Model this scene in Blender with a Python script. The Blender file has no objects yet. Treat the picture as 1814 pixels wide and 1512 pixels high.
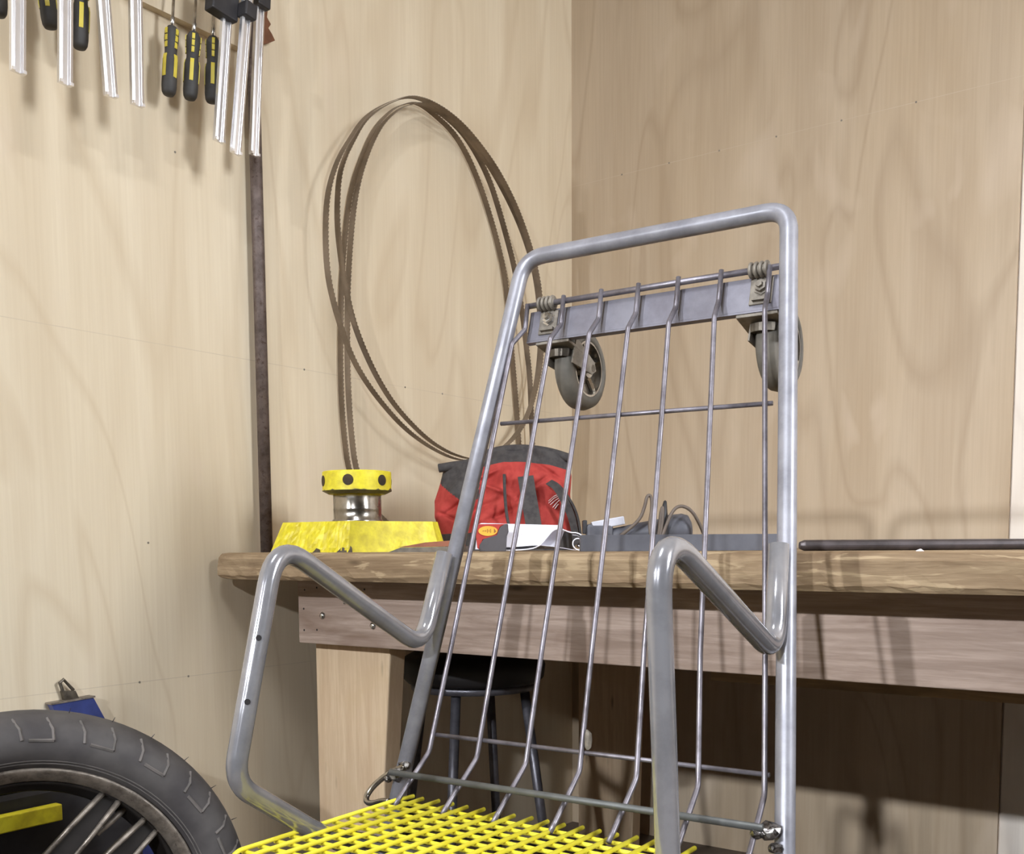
import bpy, bmesh, math, random
from mathutils import Vector, Matrix
random.seed(7)
sc = bpy.context.scene
COL = sc.collection
V = Vector
BT = 0.84                                   # height of the bench top

# ------------------------------------------------------------------ camera
cam = bpy.data.cameras.new('camera')
cam_o = bpy.data.objects.new('camera', cam); COL.objects.link(cam_o)
yaw, pitch, roll = math.radians(36.213), math.radians(5.095), math.radians(-0.344)
F = V((-math.sin(yaw)*math.cos(pitch), math.cos(yaw)*math.cos(pitch), -math.sin(pitch)))
R0 = V((math.cos(yaw), math.sin(yaw), 0)); U0 = R0.cross(F)
R = R0*math.cos(roll)+U0*math.sin(roll); U = -R0*math.sin(roll)+U0*math.cos(roll)
CP = V((1.74062, -2.66849, 0.84864))
m = Matrix.Identity(4)
for i in range(3):
    m[i][0] = R[i]; m[i][1] = U[i]; m[i][2] = -F[i]; m[i][3] = CP[i]
cam_o.matrix_world = m
cam.sensor_fit = 'HORIZONTAL'; cam.sensor_width = 36
cam.lens = 1854.97/1814*36
cam.shift_x = (907-913.8)/1814
cam.shift_y = (1133.18-756)/1814
cam.clip_start = 0.02
sc.camera = cam_o

# ------------------------------------------------------------------ world, lights, exposure
def s2l(c):
    c = c/255.0
    return c/12.92 if c <= 0.04045 else ((c+0.055)/1.055)**2.4
def rgb(r, g, b): return (s2l(r), s2l(g), s2l(b), 1)

w = bpy.data.worlds.new('world'); sc.world = w; w.use_nodes = True
w.node_tree.nodes['Background'].inputs[0].default_value = (1, 0.97, 0.93, 1)
w.node_tree.nodes['Background'].inputs[1].default_value = 0.03

def area(name, loc, size, size_y, power, col=(1, 0.96, 0.9), rot=(0, 0, 0)):
    l = bpy.data.lights.new(name, 'AREA'); l.shape = 'RECTANGLE'
    l.size = size; l.size_y = size_y; l.energy = power; l.color = col
    o = bpy.data.objects.new(name, l); COL.objects.link(o); o.location = loc; o.rotation_euler = rot
    return o
# ceiling strip lamps of the workshop (all above and outside the view)
def aimed(name, loc, to, sx, sy, power, col=(0.94, 0.99, 1.07)):
    o = area(name, loc, sx, sy, power, col)
    o.rotation_euler = (V(loc)-V(to)).to_track_quat('Z', 'Y').to_euler(); return o
area('strip_lamp_near', (1.2, -2.5, 2.52), 0.12, 0.5, 14, (0.94, 0.99, 1.07))
aimed('strip_lamp_right', (3.9, -1.4, 2.45), (0.0, -0.7, 1.2), 0.6, 1.6, 92)
aimed('strip_lamp_rear_left', (0.40, -5.9, 2.42), (1.2, -0.6, 0.6), 0.09, 0.09, 9)
aimed('strip_lamp_rear_right', (2.30, -5.9, 2.42), (1.2, -0.6, 0.6), 0.09, 0.09, 9)
for n_ in ('strip_lamp_rear_left', 'strip_lamp_rear_right'):
    bpy.data.lights[n_].spread = math.radians(60)      # added beam limit, lets the upper back wall fall off darker
sc.view_settings.view_transform = 'Standard'; sc.view_settings.look = 'None'
sc.view_settings.gamma = 1; sc.view_settings.use_curve_mapping = False
sc.view_settings.exposure = 0.55

# ------------------------------------------------------------------ materials
def newmat(name):
    m = bpy.data.materials.new(name); m.use_nodes = True
    nt = m.node_tree; b = nt.nodes['Principled BSDF']
    return m, nt, b
def N(nt, t, **kw):
    n = nt.nodes.new(t)
    for k, v in kw.items(): setattr(n, k, v)
    return n
def coords(nt, scale, kind='Object', rot=(0, 0, 0)):
    tc = N(nt, 'ShaderNodeTexCoord'); mp = N(nt, 'ShaderNodeMapping')
    mp.inputs['Scale'].default_value = scale; mp.inputs['Rotation'].default_value = rot
    nt.links.new(tc.outputs[kind], mp.inputs['Vector']); return mp.outputs[0]
def noise(nt, vec, scale, detail=4, rough=0.55, dist=0.0):
    n = N(nt, 'ShaderNodeTexNoise'); n.inputs['Scale'].default_value = scale
    n.inputs['Detail'].default_value = detail; n.inputs['Roughness'].default_value = rough
    n.inputs['Distortion'].default_value = dist
    nt.links.new(vec, n.inputs['Vector']); return n.outputs['Fac']
def ramp(nt, fac, stops):
    r = N(nt, 'ShaderNodeValToRGB'); e = r.color_ramp.elements
    while len(e) < len(stops): e.new(0.5)
    for el, (p, c) in zip(e, stops): el.position = p; el.color = c
    nt.links.new(fac, r.inputs[0]); return r.outputs[0]
def mix(nt, fac, a, b, mode='MIX'):
    n = N(nt, 'ShaderNodeMix', data_type='RGBA', blend_type=mode)
    for idx, v in ((0, fac), (6, a), (7, b)):
        if isinstance(v, (float, int)): n.inputs[idx].default_value = v
        elif isinstance(v, tuple): n.inputs[idx].default_value = v
        else: nt.links.new(v, n.inputs[idx])
    return n.outputs[2]
def bump(nt, b, h, strength=0.3, dist=0.002):
    n = N(nt, 'ShaderNodeBump'); n.inputs['Strength'].default_value = strength
    n.inputs['Distance'].default_value = dist
    nt.links.new(h, n.inputs['Height']); nt.links.new(n.outputs[0], b.inputs['Normal'])

def plain(name, c, rough=0.6, metal=0.0, c2=None, nscale=30, bmp=0.0, spec=None):
    m, nt, b = newmat(name)
    b.inputs['Roughness'].default_value = rough; b.inputs['Metallic'].default_value = metal
    if spec is not None: b.inputs['Specular IOR Level'].default_value = spec
    v = coords(nt, (1, 1, 1)); n = noise(nt, v, nscale)
    c2 = c2 or tuple(x*0.82 for x in c[:3])+(1,)
    nt.links.new(ramp(nt, n, [(0.35, c2), (0.62, c)]), b.inputs['Base Color'])
    if bmp: bump(nt, b, n, bmp, 0.002)
    return m

def plywood(name, light, mid, dark, seed, lines=()):
    """rotary cut veneer, grain running vertically (object z); lines: heights of the nailing lines"""
    m, nt, b = newmat(name)
    b.inputs['Roughness'].default_value = 0.55; b.inputs['Specular IOR Level'].default_value = 0.3
    v = coords(nt, (1, 1, 0.22)); off = N(nt, 'ShaderNodeVectorMath', operation='ADD')
    nt.links.new(v, off.inputs[0]); off.inputs[1].default_value = (seed, seed*1.7, seed*0.3); v = off.outputs[0]
    big = noise(nt, v, 2.2, 2, 0.5, 1.2)
    rings = N(nt, 'ShaderNodeMath', operation='MULTIPLY'); nt.links.new(big, rings.inputs[0]); rings.inputs[1].default_value = 14
    fr = N(nt, 'ShaderNodeMath', operation='PINGPONG'); nt.links.new(rings.outputs[0], fr.inputs[0]); fr.inputs[1].default_value = 1
    tone = noise(nt, v, 3.5, 3, 0.6)
    c = ramp(nt, tone, [(0.3, mid), (0.65, light)])
    c = mix(nt, ramp(nt, fr.outputs[0], [(0.0, (0.3,)*3+(1,)), (0.3, (0, 0, 0, 1))]), c, dark)
    v2 = coords(nt, (160, 160, 4)); fine = noise(nt, v2, 1, 3, 0.6)
    c = mix(nt, ramp(nt, fine, [(0.35, (0.14,)*3+(1,)), (0.6, (0, 0, 0, 1))]), c, dark)
    v3 = coords(nt, (9, 9, 0.9)); st = noise(nt, v3, 1, 3, 0.6, 0.4)
    c = mix(nt, ramp(nt, st, [(0.42, (0.22,)*3+(1,)), (0.6, (0, 0, 0, 1))]), c, dark)
    v5 = coords(nt, (1.0, 1.0, 0.45)); blot = noise(nt, v5, 7, 2, 0.5, 0.6)
    c = mix(nt, ramp(nt, blot, [(0.6, (0, 0, 0, 1)), (0.8, (0.35,)*3+(1,))]), c, rgb(222, 204, 184))
    if lines:
        tc = N(nt, 'ShaderNodeTexCoord'); sp = N(nt, 'ShaderNodeSeparateXYZ'); nt.links.new(tc.outputs['Object'], sp.inputs[0])
        brk = noise(nt, coords(nt, (6, 6, 6)), 1, 3)
        for z in lines:
            a = N(nt, 'ShaderNodeMath', operation='SUBTRACT'); nt.links.new(sp.outputs[2], a.inputs[0]); a.inputs[1].default_value = z
            ab = N(nt, 'ShaderNodeMath', operation='ABSOLUTE'); nt.links.new(a.outputs[0], ab.inputs[0])
            lt = N(nt, 'ShaderNodeMath', operation='LESS_THAN'); nt.links.new(ab.outputs[0], lt.inputs[0]); lt.inputs[1].default_value = 0.0008
            mu = N(nt, 'ShaderNodeMath', operation='MULTIPLY'); nt.links.new(lt.outputs[0], mu.inputs[0]); nt.links.new(brk, mu.inputs[1])
            c = mix(nt, mu.outputs[0], c, rgb(194, 178, 156))
    nt.links.new(c, b.inputs['Base Color'])
    bump(nt, b, fine, 0.12, 0.001)
    return m

def lumber(name, light, dark, stain, axis='x', rough=0.75, bmp=0.5, worn=None):
    m, nt, b = newmat(name)
    b.inputs['Roughness'].default_value = rough; b.inputs['Specular IOR Level'].default_value = 0.25
    s = (1.2, 14, 14) if axis == 'x' else (14, 14, 1.2)
    g = noise(nt, coords(nt, s), 3.0, 6, 0.65, 0.8)
    c = ramp(nt, g, [(0.3, dark), (0.62, light)])
    s2 = (5, 120, 120) if axis == 'x' else (120, 120, 5)
    f = noise(nt, coords(nt, s2), 1, 4, 0.7)
    c = mix(nt, ramp(nt, f, [(0.38, (0.55,)*3+(1,)), (0.55, (0, 0, 0, 1))]), c, dark)
    bl = noise(nt, coords(nt, (3, 6, 6)), 2.0, 3, 0.6, 0.5)
    c = mix(nt, ramp(nt, bl, [(0.55, (0, 0, 0, 1)), (0.72, (0.6,)*3+(1,))]), c, stain)
    if worn:
        wn = noise(nt, coords(nt, (6, 22, 40)), 1.5, 4, 0.6, 0.6)
        c = mix(nt, ramp(nt, wn, [(0.55, (0, 0, 0, 1)), (0.6, (0.75,)*3+(1,))]), c, worn)
    kn = N(nt, 'ShaderNodeTexVoronoi'); kn.inputs['Scale'].default_value = 1
    nt.links.new(coords(nt, (5, 12, 22) if axis == 'x' else (22, 12, 5)), kn.inputs['Vector'])
    c = mix(nt, ramp(nt, kn.outputs['Distance'], [(0.05, (0.7,)*3+(1,)), (0.13, (0, 0, 0, 1))]), c, tuple(x*0.45 for x in dark[:3])+(1,))
    nt.links.new(c, b.inputs['Base Color'])
    bump(nt, b, g, bmp, 0.004)
    return m

def steel(name, light, dark, rust=None, rough=(0.25, 0.5), metal=0.85, scale=25, rustamt=0.62, bmp=0.15):
    m, nt, b = newmat(name)
    b.inputs['Metallic'].default_value = metal
    v = coords(nt, (1, 1, 1)); n = noise(nt, v, scale, 6, 0.65)
    c = ramp(nt, n, [(0.3, dark), (0.6, light)])
    if rust:
        n2 = noise(nt, v, scale*2.2, 6, 0.75, 0.3)
        c = mix(nt, ramp(nt, n2, [(rustamt, (0, 0, 0, 1)), (rustamt+0.08, (0.8,)*3+(1,))]), c, rust)
    nt.links.new(c, b.inputs['Base Color'])
    n3 = noise(nt, v, scale*0.7, 4)
    r = ramp(nt, n3, [(0.35, (rough[0],)*3+(1,)), (0.65, (rough[1],)*3+(1,))])
    nt.links.new(r, b.inputs['Roughness'])
    if bmp: bump(nt, b, n, bmp, 0.001)
    return m

M = {}
M['ply_left'] = plywood('pale_plywood', rgb(226, 212, 186), rgb(218, 202, 174), rgb(192, 170, 138), 3.1, (0.597, 1.235))
M['ply_back'] = plywood('tan_plywood', rgb(192, 174, 150), rgb(183, 162, 134), rgb(150, 128, 102), 8.4, (1.899,))
M['ply_pale'] = plywood('white_board', rgb(232, 222, 210), rgb(225, 214, 200), rgb(205, 192, 178), 5.0)
M['shop_wall'] = plain('grey_brown_wall', rgb(150, 142, 132), 0.8)
M['bench_top'] = lumber('weathered_top', rgb(164, 142, 112), rgb(120, 98, 74), rgb(98, 76, 58), 'x', worn=rgb(178, 156, 124))
M['apron'] = lumber('weathered_apron', rgb(178, 158, 144), rgb(138, 118, 104), rgb(116, 92, 76), 'x', bmp=0.3)
M['dark_rail'] = lumber('dark_rail', rgb(150, 124, 92), rgb(112, 90, 66), rgb(96, 76, 56), 'x', bmp=0.2)
M['leg_wood'] = lumber('pale_leg', rgb(216, 192, 160), rgb(196, 168, 136), rgb(202, 176, 140), 'z', bmp=0.1)
M['floor'] = plain('concrete', rgb(108, 94, 80), 0.8, c2=rgb(88, 76, 64), nscale=5, bmp=0.1)
M['ceiling'] = plain('ceiling_board', rgb(205, 195, 180), 0.8)
M['tube'] = steel('grey_plated_tube', rgb(156, 155, 161), rgb(128, 127, 133), rgb(98, 92, 88), (0.3, 0.45), 0.3, 22, 0.68, 0.05)
M['chrome'] = steel('bright_plated_tube', rgb(170, 169, 172), rgb(142, 141, 145), rgb(120, 114, 110), (0.1, 0.22), 0.55, 14, 0.8, 0.0)
M['wire'] = steel('grey_wire', rgb(138, 133, 139), rgb(98, 92, 96), rgb(82, 72, 66), (0.3, 0.5), 0.6, 30, 0.66)
M['rod'] = steel('dull_grey_rod', rgb(106, 107, 104), rgb(84, 85, 83), None, (0.4, 0.55), 0.4)
M['bar'] = steel('grey_flat_bar', rgb(136, 134, 142), rgb(112, 108, 116), rgb(104, 96, 88), (0.4, 0.6), 0.5, 14, 0.68)
M['weld'] = steel('weld_bead', rgb(170, 165, 160), rgb(50, 46, 44), rgb(30, 26, 24), (0.15, 0.4), 0.9, 90, 0.5, 0.8)
M['clip'] = steel('dusty_clip', rgb(142, 134, 122), rgb(98, 90, 80), rgb(92, 80, 66), (0.5, 0.7), 0.3, 40)
M['yellow'] = plain('yellow_coated_wire', rgb(253, 242, 78), 0.4, c2=rgb(248, 234, 62), nscale=20)
M['yellow_paint'] = plain('yellow_paint', rgb(236, 222, 52), 0.45, c2=rgb(206, 188, 44), nscale=45, bmp=0.8)
M['blade'] = steel('brown_blade_steel', rgb(134, 118, 100), rgb(104, 90, 74), None, (0.4, 0.6), 0.35, 12)
M['pipe'] = steel('rusty_pipe', rgb(112, 98, 92), rgb(78, 66, 60), rgb(70, 50, 40), (0.45, 0.7), 0.35, 40, 0.55, 0.4)
M['machined'] = steel('machined_steel', rgb(176, 170, 160), rgb(120, 112, 102), rgb(96, 82, 70), (0.15, 0.35), 0.95, 20, 0.7)
M['bare'] = steel('bare_dark_steel', rgb(120, 112, 100), rgb(70, 64, 56), None, (0.4, 0.6), 0.7)
M['alu'] = steel('aluminium_bar', rgb(244, 243, 244), rgb(228, 227, 230), None, (0.2, 0.3), 0.85, 4, bmp=0.0)
M['black'] = plain('black_plastic', rgb(48, 46, 48), 0.5, c2=rgb(38, 36, 38))
M['grip'] = plain('dark_rubber_grip', rgb(66, 64, 62), 0.65, c2=rgb(52, 50, 48))
M['grip_yellow'] = plain('yellow_grip', rgb(212, 192, 66), 0.45, c2=rgb(196, 178, 62))
M['red'] = plain('red_canvas', rgb(176, 62, 54), 0.85, c2=rgb(160, 50, 44), nscale=60, bmp=0.15)
M['bag_black'] = plain('black_webbing', rgb(70, 66, 64), 0.8, c2=rgb(54, 50, 50), nscale=80, bmp=0.2)
M['white'] = plain('white_print', rgb(235, 225, 222), 0.6)
M['paper'] = plain('white_paper', rgb(236, 234, 240), 0.7, c2=rgb(228, 226, 232))
M['card_grey'] = plain('grey_card', rgb(78, 74, 76), 0.6)
M['oval'] = plain('orange_oval', rgb(236, 176, 52), 0.5)
M['oval_mark'] = plain('brown_mark', rgb(150, 96, 30), 0.5)
M['flat_steel'] = steel('blue_grey_steel', rgb(104, 104, 110), rgb(84, 84, 90), None, (0.45, 0.6), 0.4, 10)
M['dark_rod'] = steel('dark_rod', rgb(82, 74, 74), rgb(60, 54, 54), None, (0.35, 0.55), 0.4, 30)
M['brown'] = plain('brown_block', rgb(150, 92, 66), 0.7, c2=rgb(126, 76, 54))
M['tool'] = plain('charcoal_tool_body', rgb(88, 88, 94), 0.5, c2=rgb(70, 70, 78))
M['cable'] = plain('grey_brown_cable', rgb(104, 92, 82), 0.6)
M['lightbox'] = plain('pale_tape', rgb(196, 196, 204), 0.4)
M['rubber'] = plain('dusty_tyre_rubber', rgb(86, 82, 80), 0.8, c2=rgb(66, 62, 62), nscale=14, bmp=0.3)
M['rubber_mark'] = plain('dusty_rubber_edge', rgb(112, 106, 102), 0.85, c2=rgb(88, 84, 80))
M['rim'] = steel('dirty_alloy_rim', rgb(150, 140, 128), rgb(96, 88, 80), rgb(64, 56, 50), (0.35, 0.6), 0.6, 60, 0.6)
M['rim_black'] = plain('black_wheel_paint', rgb(40, 36, 34), 0.5, c2=rgb(28, 24, 22), nscale=20)
M['blue'] = plain('blue_painted_steel', rgb(58, 70, 128), 0.35, c2=rgb(50, 60, 112))
M['caster'] = plain('grey_caster_tyre', rgb(112, 106, 96), 0.7, c2=rgb(88, 84, 76), nscale=25)
M['seat_black'] = plain('black_vinyl', rgb(30, 27, 27), 0.5)
M['stool_leg'] = steel('dull_stool_steel', rgb(110, 108, 114), rgb(80, 78, 82), None, (0.3, 0.5), 0.6)
M['brown_wood'] = plain('dark_brown_wood', rgb(128, 82, 52), 0.7, c2=rgb(96, 60, 38))
M['silver'] = steel('silver_bolt', rgb(215, 212, 208), rgb(160, 156, 150), None, (0.12, 0.3), 0.95, 60)
M['hole'] = plain('drilled_hole', rgb(70, 56, 36), 0.8, c2=rgb(40, 32, 22))
M['dark'] = plain('dark_recess', rgb(24, 20, 20), 0.8)

# ------------------------------------------------------------------ mesh helpers
def obj(name, bm, mat, parent=None, smooth=False, mats=None, bevel=None):
    me = bpy.data.meshes.new(name)
    bmesh.ops.recalc_face_normals(bm, faces=bm.faces)
    bm.to_mesh(me); bm.free()
    for mm in (mats or [mat]): me.materials.append(mm)
    if smooth:
        me.polygons.foreach_set('use_smooth', [True]*len(me.polygons))
        me.update()
    o = bpy.data.objects.new(name, me); COL.objects.link(o)
    if parent: o.parent = parent
    if bevel:
        b = o.modifiers.new('bevel', 'BEVEL'); b.width = bevel; b.segments = 2; b.limit_method = 'ANGLE'
    return o
def tag(o, label, cat, group=None, kind=None):
    o['label'] = label; o['category'] = cat
    if group: o['group'] = group
    if kind: o['kind'] = kind
    return o
def thing(name, label, cat, loc=(0, 0, 0), group=None, mat=None):
    o = bpy.data.objects.new(name, None); COL.objects.link(o); o.empty_display_size = 0.05
    if mat is not None: o.matrix_world = mat
    else: o.location = loc
    return tag(o, label, cat, group)
def struct(name, bm, mat, **kw):
    o = obj(name, bm, mat, **kw); o['kind'] = 'structure'; return o
def relabel(o, label):
    o['label'] = label; return o

def box(bm, c, s, rot=None, mi=0):
    """box centred at c with full sizes s; rot: 3x3 matrix"""
    c = V(c); vs = []
    for i in (-1, 1):
        for j in (-1, 1):
            for k in (-1, 1):
                p = V((i*s[0]/2, j*s[1]/2, k*s[2]/2))
                if rot is not None: p = rot @ p
                vs.append(bm.verts.new(c+p))
    for f in ((0, 1, 3, 2), (4, 6, 7, 5), (0, 4, 5, 1), (2, 3, 7, 6), (0, 2, 6, 4), (1, 5, 7, 3)):
        bm.faces.new([vs[i] for i in f]).material_index = mi
    return vs
def B_(*a, **k):
    bm = bmesh.new(); box(bm, *a, **k); return bm
def prism(bm, pts, d, mi=0):
    """closed polygon pts extruded by vector d"""
    a = [bm.verts.new(V(p)) for p in pts]; b = [bm.verts.new(V(p)+V(d)) for p in pts]
    bm.faces.new(a[::-1]).material_index = mi; bm.faces.new(b).material_index = mi
    n = len(pts)
    for i in range(n): bm.faces.new((a[i], a[(i+1) % n], b[(i+1) % n], b[i])).material_index = mi
def fillet(pts, r, seg=6):
    pts = [V(p) for p in pts]; out = [pts[0]]
    for i in range(1, len(pts)-1):
        a, b, c = pts[i-1], pts[i], pts[i+1]
        d1 = (a-b); d2 = (c-b); l1, l2 = d1.length, d2.length; d1.normalize(); d2.normalize()
        ang = d1.angle(d2)
        rr = r[i-1] if isinstance(r, (list, tuple)) else r
        t = min(rr/math.tan(ang/2) if ang < 3.1 else 0, l1*0.49, l2*0.49)
        if t < 1e-5: out.append(b); continue
        p0 = b+d1*t; p2 = b+d2*t
        for k in range(seg+1):
            u = k/seg
            out.append(p0*(1-u)**2+b*2*u*(1-u)+p2*u*u)
    out.append(pts[-1]); return out
def tube(bm, pts, r, seg=12, cap=True, mi=0, closed=False):
    pts = [V(p) for p in pts]; n = len(pts); rings = []
    t0 = (pts[1]-pts[0]).normalized()
    up = V((0, 0, 1)) if abs(t0.z) < 0.9 else V((1, 0, 0))
    nx = t0.cross(up).normalized()
    for i in range(n):
        if closed: t = (pts[(i+1) % n]-pts[i-1]).normalized()
        elif i == 0: t = (pts[1]-pts[0]).normalized()
        elif i == n-1: t = (pts[-1]-pts[-2]).normalized()
        else: t = ((pts[i+1]-pts[i]).normalized()+(pts[i]-pts[i-1]).normalized()).normalized()
        nx = (nx-t*nx.dot(t)).normalized(); ny = t.cross(nx)
        rr = r[i] if isinstance(r, (list, tuple)) else r
        rings.append([bm.verts.new(pts[i]+(nx*math.cos(2*math.pi*k/seg)+ny*math.sin(2*math.pi*k/seg))*rr) for k in range(seg)])
    for i in range(n if closed else n-1):
        a, b = rings[i], rings[(i+1) % n]
        for k in range(seg):
            bm.faces.new((a[k], a[(k+1) % seg], b[(k+1) % seg], b[k])).material_index = mi
    if cap and not closed:
        bm.faces.new(rings[0][::-1]).material_index = mi; bm.faces.new(rings[-1]).material_index = mi
def T_(*a, **k):
    bm = bmesh.new(); tube(bm, *a, **k); return bm
def lathe(bm, prof, c, axis=(0, 0, 1), seg=32, mi=0, closed=False, ref=None):
    """prof: list of (radius, height along axis)"""
    ax = V(axis).normalized(); c = V(c)
    ref = V(ref) if ref else (V((0, 0, 1)) if abs(ax.z) < 0.9 else V((1, 0, 0)))
    x = (ref-ax*ref.dot(ax)).normalized(); y = ax.cross(x)
    rings = []
    for r, h in prof:
        if r < 1e-6: rings.append([bm.verts.new(c+ax*h)])
        else: rings.append([bm.verts.new(c+ax*h+(x*math.cos(2*math.pi*k/seg)+y*math.sin(2*math.pi*k/seg))*r) for k in range(seg)])
    pr = list(zip(rings[:-1], rings[1:]))
    if closed: pr.append((rings[-1], rings[0]))
    for a, b in pr:
        for k in range(seg):
            k2 = (k+1) % seg
            if len(a) == 1 and len(b) == 1: continue
            if len(a) == 1: f = (a[0], b[k2], b[k])
            elif len(b) == 1: f = (a[k], a[k2], b[0])
            else: f = (a[k], a[k2], b[k2], b[k])
            bm.faces.new(f).material_index = mi
def L_(*a, **k):
    bm = bmesh.new(); lathe(bm, *a, **k); return bm
def smooth_pts(pts, n=2, closed=False):
    pts = [V(p) for p in pts]
    for _ in range(n):
        out = []; L = len(pts)
        rng = range(L) if closed else range(L-1)
        if not closed: out.append(pts[0])
        for i in rng:
            a, b = pts[i], pts[(i+1) % L]
            out += [a*0.75+b*0.25, a*0.25+b*0.75]
        if not closed: out.append(pts[-1])
        pts = out
    return pts
def ribbon(bm, pts, wdir, width, thick, closed=False, mi=0):
    """flat strip along pts, width along wdir, small thickness"""
    pts = [V(p) for p in pts]; n = len(pts); W = V(wdir) if not callable(wdir) else None; sec = []
    for i in range(n):
        if closed: t = (pts[(i+1) % n]-pts[i-1]).normalized()
        else: t = (pts[min(i+1, n-1)]-pts[max(i-1, 0)]).normalized()
        wv = W if W is not None else V(wdir(i/(n-1)))
        nn = t.cross(wv).normalized(); ww = wv.normalized()*width/2; tt = nn*thick/2
        sec.append([bm.verts.new(pts[i]+a) for a in (ww+tt, -ww+tt, -ww-tt, ww-tt)])
    for i in range(n if closed else n-1):
        a, b = sec[i], sec[(i+1) % n]
        for k in range(4): bm.faces.new((a[k], a[(k+1) % 4], b[(k+1) % 4], b[k])).material_index = mi
    if not closed:
        bm.faces.new(sec[0][::-1]).material_index = mi; bm.faces.new(sec[-1]).material_index = mi

# ------------------------------------------------------------------ room shell
RX, RY, RH, E = 6.2, -8.0, 2.62, 1.2162
struct('floor', B_((RX/2, RY/2, -0.05), (RX+0.4, -RY+0.4, 0.1)), M['floor'])
struct('ceiling', B_((RX/2, RY/2, RH+0.05), (RX+0.4, -RY+0.4, 0.1)), M['ceiling'])
wl = struct('wall_left', B_((-0.05, RY/2, RH/2), (0.1, -RY+0.2, RH)), M['ply_left'])
wb = struct('wall_back', B_((RX/2, 0.063, RH/2), (RX+0.2, 0.1, RH)), M['ply_pale'])
struct('wall_right', B_((RX+0.05, RY/2, RH/2), (0.1, -RY, RH)), M['shop_wall'])
struct('wall_front', B_((RX/2, RY-0.05, RH/2), (RX+0.2, 0.1, RH)), M['shop_wall'])
# the tan plywood sheet nailed over the back wall, its edge at x = E
obj('plywood_sheet', B_((E/2, 0.0065, RH/2), (E, 0.013, RH)), M['ply_back'], wb)
obj('plywood_sheet', B_((E+0.004+0.6, 0.0095, RH/2), (1.2, 0.007, RH)), M['ply_pale'], wb)
def nailheads(name, spots, axis, parent):
    bm = bmesh.new()
    for p in spots: lathe(bm, [(0.0026, -0.001), (0.0026, 0.0006), (0, 0.0006)], p, axis, 8)
    for i in ():
        pass
    return bm
for (x, z) in ((0.17, 1.059), (0.32, 1.059), (0.47, 1.059), (0.63, 1.059), (0.80, 1.059), (0.98, 1.059)):
    obj('nail_head', L_([(0.0024, -0.001), (0.0024, 0.0006), (0, 0.0006)], (x, 0, z+0.84), (0, -1, 0), 8), M['clip'], wb)
for (y, z) in ((-1.50, 0.597), (-1.39, 0.597), (-1.065, 1.235), (-0.74, 1.235), (-0.60, 1.235), (-1.47, 0.86), (-1.38, 1.60)):
    obj('nail_head', L_([(0.0022, -0.001), (0.0022, 0.0006), (0, 0.0006)], (0, y, z), (1, 0, 0), 8), M['clip'], wl)

# ------------------------------------------------------------------ workbench
bench = thing('workbench', 'heavy timber workbench with a weathered plank top along the plywood wall', 'workbench', (0.9, -0.7, 0))
def bchild(name, bm, mat, **kw):
    bmesh.ops.translate(bm, verts=bm.verts, vec=(-0.9, 0.7, 0))
    return obj(name, bm, mat, bench, **kw)
YB, TH = -1.335, 0.052
X0, X1 = 0.03, 3.2
edges = [YB, YB+0.235, YB+0.475, YB+0.71, YB+0.95, -0.05]
for i in range(5):
    a, b = edges[i]+ (0 if i == 0 else 0.0015), edges[i+1]-0.0015
    if i == 0:                                       # front plank: rough, dented, rounded edge
        bm = bmesh.new(); n = 150; rows = []
        rnd = random.Random(3)
        for k in range(n+1):
            x = X0+(X1-X0)*k/n
            e1 = 0.0035*math.sin(x*9)+rnd.uniform(-0.0016, 0.0016); e2 = rnd.uniform(-0.0018, 0.0018)
            endr = 0.006 if k == 0 else 0
            zt, zb = BT, BT-TH
            prof = [(b, zt), (a+0.012, zt-endr*0.3), (a+0.004+e1*0.3, zt-0.003-endr), (a+e2*0.5+endr*0.5, zt-0.012), (a+e1*0.4, zt-0.028),
                    (a+e2, zt-0.044+e2), (a+0.006, zb+endr*0.6), (b, zb)]
            rows.append([bm.verts.new((x, p[0], p[1])) for p in prof])
        for r0, r1 in zip(rows[:-1], rows[1:]):
            for k in range(8): bm.faces.new((r0[k], r1[k], r1[(k+1) % 8], r0[(k+1) % 8]))
        bm.faces.new(rows[0]); bm.faces.new(rows[-1][::-1])
        bchild('plank', bm, M['bench_top'])
    else:
        bchild('plank', B_(((X0+X1)/2, (a+b)/2, BT-TH/2), (X1-X0, b-a, TH)), M['bench_top'], bevel=0.003)
AP = YB+0.110
bchild('apron', B_(((0.140+3.1)/2, AP+0.02, (0.788+0.658)/2), (3.1-0.140, 0.04, 0.13)), M['apron'], bevel=0.002)
bchild('rail', B_((2.02, AP+0.08, 0.7125), (2.0, 0.04, 0.151)), M['dark_rail'])
bchild('rail', B_(((0.229+3.1)/2, -0.12, 0.728), (3.1-0.229, 0.04, 0.12)), M['dark_rail'])
def leg(x0, x1, xb1, y):
    bm = bmesh.new()
    z0, z1 = 0.0, 0.788
    prism(bm, [(x0, y, z1), (x1, y, z1), (xb1, y, 0.40), (xb1-0.012, y, z0), (x0, y, z0)], (0, 0.045, 0))
    return bm
bchild('leg', leg(0.144, 0.364, 0.331, AP+0.0405), M['leg_wood'], bevel=0.003)
bchild('leg', leg(2.7, 2.9, 2.87, AP+0.040), M['leg_wood'], bevel=0.003)
bchild('leg', leg(0.144, 0.364, 0.331, -0.19), M['leg_wood'], bevel=0.003)
bchild('leg', leg(2.7, 2.9, 2.87, -0.19), M['leg_wood'], bevel=0.003)
for (x, z, r) in ((0.210, 0.715, 0.0068), (0.347, 0.700, 0.0068), (0.273, 0.742, 0.003)):
    bchild('bolt', L_([(r*1.1, -0.002), (r*1.1, 0.001), (r*0.8, 0.0035), (r*0.35, 0.005), (0, 0.005)], (x, AP, z), (0, -1, 0), 12), M['silver'], smooth=True)
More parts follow.
